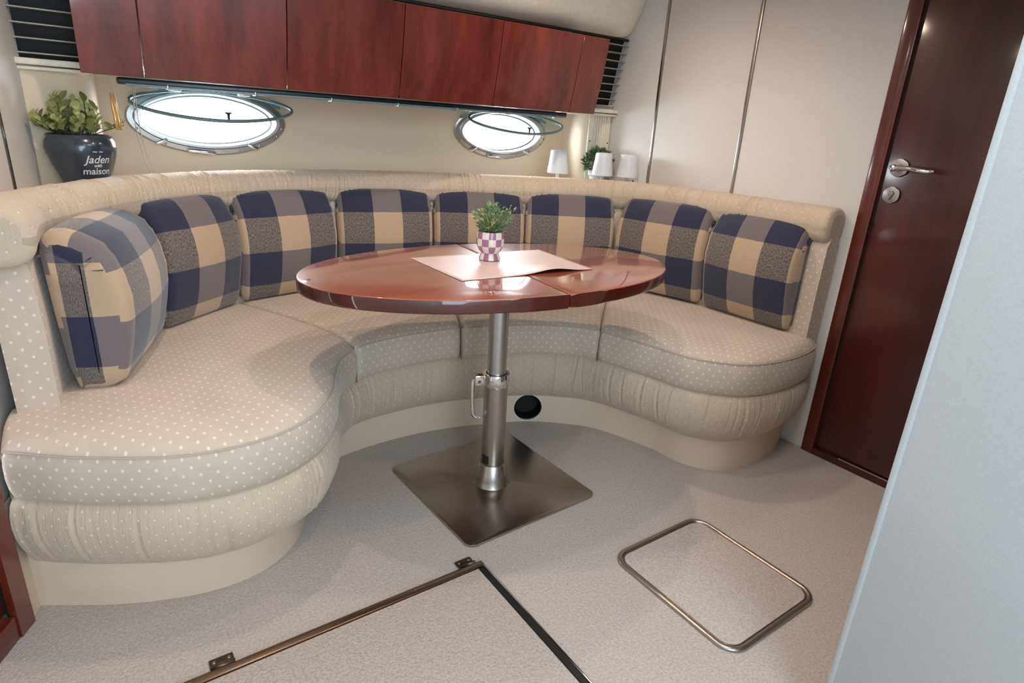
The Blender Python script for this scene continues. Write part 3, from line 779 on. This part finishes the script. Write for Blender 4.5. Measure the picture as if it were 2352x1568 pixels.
# leaves
def leafmesh(name, L, W, mat, curl=.15, seg=4):
    vs, fs = [], []
    for i in range(seg + 1):
        t = i / seg; w_ = W * math.sin(PI * (t * .92 + .04)) ** .75; z = curl * L * (t - t * t) * 1.6
        vs += [(-w_, t * L, z + .18 * w_), (0, t * L, z), (w_, t * L, z + .18 * w_)]
    for i in range(seg):
        a = i * 3
        fs += [(a, a + 1, a + 4, a + 3), (a + 1, a + 2, a + 5, a + 4)]
    me = bpy.data.meshes.new(name); me.from_pydata(vs, [], fs); me.materials.append(mat)
    me.polygons.foreach_set('use_smooth', [True] * len(me.polygons)); return me
def orient(d, roll, up=Vector((0, 0, 1))):
    d = d.normalized(); x = d.cross(up)
    if x.length < .01: x = Vector((1, 0, 0))
    x.normalize(); z = x.cross(d)
    m = Matrix((x, d, z)).transposed().to_4x4(); return m @ Matrix.Rotation(roll, 4, 'Y')

# big slate pot
bpz = .93
pot = tag(empty('potted_eucalyptus', (.022, 2.38, bpz)), 'large slate-blue ceramic pot with leafy green plant in the left corner', 'potted plant')
pp = [(0, 0), (.052, 0), (.056, .004), (.060, .02), (.070, .055), (.084, .095), (.093, .125), (.0955, .142), (.092, .160), (.086, .170), (.087, .178), (.083, .180), (.078, .176), (.078, .160)]
lathe('pot', pp, POTD, pot, 56)
lathe('soil', [(0, .168), (.079, .166)], SOIL, pot, 24)
def radat(z):
    for (r0, z0), (r1, z1) in zip(pp[1:8], pp[2:9]):
        if z0 <= z <= z1: return r0 + (r1 - r0) * (z - z0) / (z1 - z0)
    return .06
def wraptext(txt, size, z, angc, shear=0, mat=LETTER):
    cu = bpy.data.curves.new('t', 'FONT'); cu.body = txt; cu.size = size; cu.align_x = 'CENTER'; cu.shear = shear; cu.extrude = .0; cu.offset = .0004
    o = bpy.data.objects.new('t', cu); C.objects.link(o); bpy.context.view_layer.update()
    me = bpy.data.meshes.new_from_object(o.evaluated_get(bpy.context.evaluated_depsgraph_get())); bpy.data.objects.remove(o)
    bm = bmesh.new(); bm.from_mesh(me); bmesh.ops.subdivide_edges(bm, edges=[e for e in bm.edges if e.calc_length() > .008], cuts=2)
    for v in bm.verts:
        zz = z + v.co.y; r = radat(zz) + .0009; a = angc + v.co.x / r; v.co = (r * math.cos(a), r * math.sin(a), zz)
    bm.to_mesh(me); bm.free(); me.materials.clear(); me.materials.append(mat)
    q = bpy.data.objects.new('lettering', me); C.objects.link(q); q.parent = pot; return q
ta = -PI / 2 + math.radians(25)
wraptext('Jaden', .032, .100, ta, .25); wraptext('with', .013, .088, ta, .2); wraptext('maison', .028, .066, ta)
wraptext('~ ~', .02, .128, ta)
for off in (-.010, .010):
    pass
lf = leafmesh('leaf', .026, .0098, LEAF, .2); rnd = random.Random(5); stems = bmesh.new()
nleaf = 0
for s in range(58):
    az = rnd.uniform(0, 2 * PI); out = rnd.uniform(.01, .085) ; hh = rnd.uniform(.035, .105) * (1.0 - .45 * (out / .085) ** 2); 
    if s < 7: hh = rnd.uniform(.09, .118); out = rnd.uniform(.0, .05)
    b0 = Vector((.05 * rnd.random() * math.cos(az), .05 * rnd.random() * math.sin(az), .165)); tip = Vector((out * 1.45 * math.cos(az), out * .95 * math.sin(az), .165 + hh))
    if tip.x < -.1: tip.x = -.1 + (tip.x + .1) * .5
    mid = (b0 + tip) / 2 + Vector((out * .2 * math.cos(az), out * .2 * math.sin(az), .01))
    path = [b0.lerp(mid, t).lerp(mid.lerp(tip, t), t) for t in (0, .25, .5, .75, 1)]
    for i in range(4):
        a, b = path[i], path[i + 1]; t = (b - a).normalized(); sx = t.cross(Vector((0, 0, 1)) if abs(t.z) < .95 else Vector((1, 0, 0))).normalized() * .0012; sy = t.cross(sx).normalized() * .0012
        va = [stems.verts.new(a + k) for k in (sx, sy, -sx, -sy)]; vb = [stems.verts.new(b + k) for k in (sx, sy, -sx, -sy)]
        for k in range(4): stems.faces.new((va[k], va[(k + 1) % 4], vb[(k + 1) % 4], vb[k]))
    for k in range(5):
        t = .45 + .55 * k / 4; p = b0.lerp(mid, t).lerp(mid.lerp(tip, t), t); aa = k * 2.4 + az
        d = Vector((math.cos(aa), math.sin(aa), .35 + .5 * (k / 4))) + (tip - b0).normalized() * .6
        o = bpy.data.objects.new('leaf', lf); C.objects.link(o); o.parent = pot
        sc = rnd.uniform(.75, 1.3); o.matrix_local = Matrix.Translation(p) @ orient(d, rnd.uniform(-.6, .6)) @ Matrix.Scale(sc, 4); nleaf += 1
from_bm('stems', stems, STEMG, pot)

# foliage joined into one fine part
def foliage(name, parent, n, base, radius, height, L, W, mat, seed, up=.5, fmin=.3, shape='dome', mat2=None):
    rnd = random.Random(seed); vs, fs, mi = [], [], []
    for k in range(n):
        if shape == 'ball':
            a = rnd.uniform(0, 2 * PI); c = rnd.uniform(-.6, 1); s_ = math.sqrt(1 - c * c); d0 = Vector((s_ * math.cos(a), s_ * math.sin(a), c))
            p = Vector(base) + Vector((d0.x * radius, d0.y * radius, d0.z * height)) * rnd.uniform(.55, .95); d = d0 + Vector((rnd.uniform(-.5, .5), rnd.uniform(-.5, .5), up + rnd.uniform(-.4, .4)))
        else:
            a = rnd.uniform(0, 2 * PI); q = rnd.random() ** .6; t = rnd.uniform(fmin, 1)
            h = height * t * (1 - .35 * q * q); p = Vector(base) + Vector((radius * q * (.35 + .65 * t) * math.cos(a), radius * q * (.35 + .65 * t) * math.sin(a), h))
            d = Vector((math.cos(a) * (q + .25), math.sin(a) * (q + .25), up + rnd.uniform(-.2, .5)))
        Mx = Matrix.Translation(p) @ orient(d, rnd.uniform(-.8, .8)) @ Matrix.Scale(rnd.uniform(.7, 1.25), 4); b = len(vs)
        for (x, y, z) in ((-.0, 0, 0), (-W, L * .45, .1 * L), (0, L * .5, .03 * L), (W, L * .45, .1 * L), (0, L, -.05 * L)): vs.append(Mx @ Vector((x, y, z)))
        yel = mat2 is not None and rnd.random() < .10
        for f in ((0, 2, 1), (0, 3, 2), (1, 2, 4), (2, 3, 4)): fs.append(tuple(b + i for i in f)); mi.append(1 if yel else 0)
    o = mesh(name, vs, fs, mat, parent, None, True)
    if mat2: o.data.materials.append(mat2); o.data.polygons.foreach_set('material_index', mi)
    o['kind'] = 'stuff'; return o

tp = tag(empty('potted_table_plant', (1.078, 1.645, .789)), 'small green plant in lilac and white checked footed pot on the placemat', 'potted plant')
lathe('pot', [(0, 0), (.034, 0), (.0355, .003), (.034, .008), (.029, .021), (.030, .024), (.038, .032), (.044, .045), (.0455, .062), (.044, .085), (.0425, .092), (.040, .093), (.039, .088), (.039, .07)], CHECK, tp, 56)
lathe('soil', [(0, .086), (.039, .085)], SOIL, tp, 20)
foliage('foliage', tp, 560, (0, 0, .075), .062, .100, .019, .003, LEAF2, 3, .55, .15, mat2=LEAFY)
fo2 = foliage('sprig', tp, 60, (.050, -.03, .12), .022, .055, .014, .0026, LEAF2, 8, .7, .0, mat2=LEAFY)

# ------------------------------------------------------------------ lamps on the shelf
def lamp(x, y, label, cord):
    P = tag(empty('table_lamp', (x, y, .93)), label, 'lamp', 'small white lamps on the shelf')
    lathe('lamp_base', [(0, 0), (.036, 0), (.038, .003), (.036, .008), (.012, .011), (.0095, .014)], WHITEP, P, 32)
    lathe('stem', [(.0095, .012), (.0095, .085)], WHITEP, P, 20)
    lathe('lamp_shade', [(.009, .075), (.030, .073), (.051, .072), (.0535, .0745), (.053, .079), (.043, .150), (.041, .176), (.038, .180), (.030, .1815), (0, .182)], WHITEP, P, 40)
    if cord: tube('charge_cord', [(.018, -.02, .011), (.021, -.024, .04), (.020, -.026, .062)], .003, REDM, P, 8)
    return P
lamp(1.978, 2.43, 'small white table lamp standing alone right of the right porthole', False)
lamp(2.158, 2.298, 'small white table lamp in front of the round bush, middle of three', True)
lamp(2.238, 2.205, 'small white table lamp against the right wall, rightmost of three', True)
pb = tag(empty('potted_bush', (2.222, 2.408, .93)), 'round dark green bush in a white pot behind the middle lamp', 'potted plant')
lathe('pot', [(0, 0), (.030, 0), (.040, .062), (.045, .064), (.047, .088), (.044, .09), (.042, .08)], WHITEP, pb, 32)
lathe('soil', [(0, .084), (.043, .083)], SOIL, pb, 20)
foliage('foliage', pb, 520, (0, 0, .128), .078, .072, .022, .0055, LEAF3, 12, .45, shape='ball')

# ------------------------------------------------------------------ floor hatches
h1 = tag(empty('floor_hatch', (.3, .95, 0)), 'large carpeted floor hatch with polished strip edges at the bottom of the view', 'hatch')
hx, hy = .3, .95
box('hatch_panel', (-.35 - hx, .25 - hy, .0), (.778 - hx, 1.176 - hy, .006), CARPET, h1, .002)
box('edge_strip', (-.35 - hx, 1.178 - hy, .001), (.800 - hx, 1.200 - hy, .009), BROWN_METAL, h1, .002)  # brown tint puts a warm reflection into the polished steel's colour
box('dark_reflection', (.781 - hx, .25 - hy, .001), (.797 - hx, 1.176 - hy, .005), BLACK, h1)  # black colour stands for the dark reflection in the polished edge strip
box('edge_strip', (.797 - hx, .25 - hy, .001), (.803 - hx, 1.20 - hy, .008), CHROME, h1, .001)
for x in (.108, .757):
    g = empty('hinge', (x - hx, 1.2145 - hy, .001)); g.parent = h1
    box('hinge_leaf', (-.026, -.008, 0), (.026, .020, .005), BRASS, g, .002)
    tube('hinge_knuckle', [(-.026, -.010, .006), (.026, -.010, .006)], .0045, BRASS, g, 10)
    for s in (-.016, .016): lathe('screw', [(.0, .0058), (.003, .0062), (.0042, .005)], STEEL, g, 12, loc=(s, .008, 0))
h2 = tag(empty('floor_hatch', (1.345, .80, 0)), 'small carpeted floor hatch with rounded polished steel rim, right of the pedestal', 'hatch')
def rrect(a, b, r, n=9):
    out = []
    for cx, cy, a0 in ((a - r, b - r, 0), (-a + r, b - r, 90), (-a + r, -b + r, 180), (a - r, -b + r, 270)):
        for k in range(n): t = math.radians(a0 + 90 * k / (n - 1)); out.append((cx + r * math.cos(t), cy + r * math.sin(t)))
    return out
prism('hatch_panel', rrect(.186, .205, .045), 0, .005, CARPET, h2, .002)
tube('rim', [(x, y, .004) for x, y in rrect(.192, .211, .05)], .0085, STEEL, h2, 10, True, .75)
tube('inner_lip', [(x, y, .004) for x, y in rrect(.182, .201, .042)], .003, BROWN_METAL, h2, 8, True, .8)

# ------------------------------------------------------------------ ceiling downlights (light sources)
for i, (x, y, e) in enumerate(LAMPS):
    P = tag(empty('ceiling_downlight', (x, y, 1.95)), 'round chrome ceiling downlight ' + ['above the left settee lobe', 'above the oval table', 'above the right settee corner', 'in front of the mahogany door', 'behind the large floor hatch'][i], 'light', 'ceiling downlights')
    lathe('lamp_ring', [(.022, -.002), (.030, -.008), (.040, -.006), (.043, 0)], CHROME, P, 28)
    lathe('bulb_glass', [(0, -.003), (.020, -.002)], BULB, P, 20)
    l = bpy.data.lights.new('bulb', 'SPOT'); l.energy = e; l.color = WARM; l.spot_size = math.radians(160); l.spot_blend = .8; l.shadow_soft_size = .02
    o = bpy.data.objects.new('bulb', l); C.objects.link(o); o.parent = P; o.location = (0, 0, -.012)
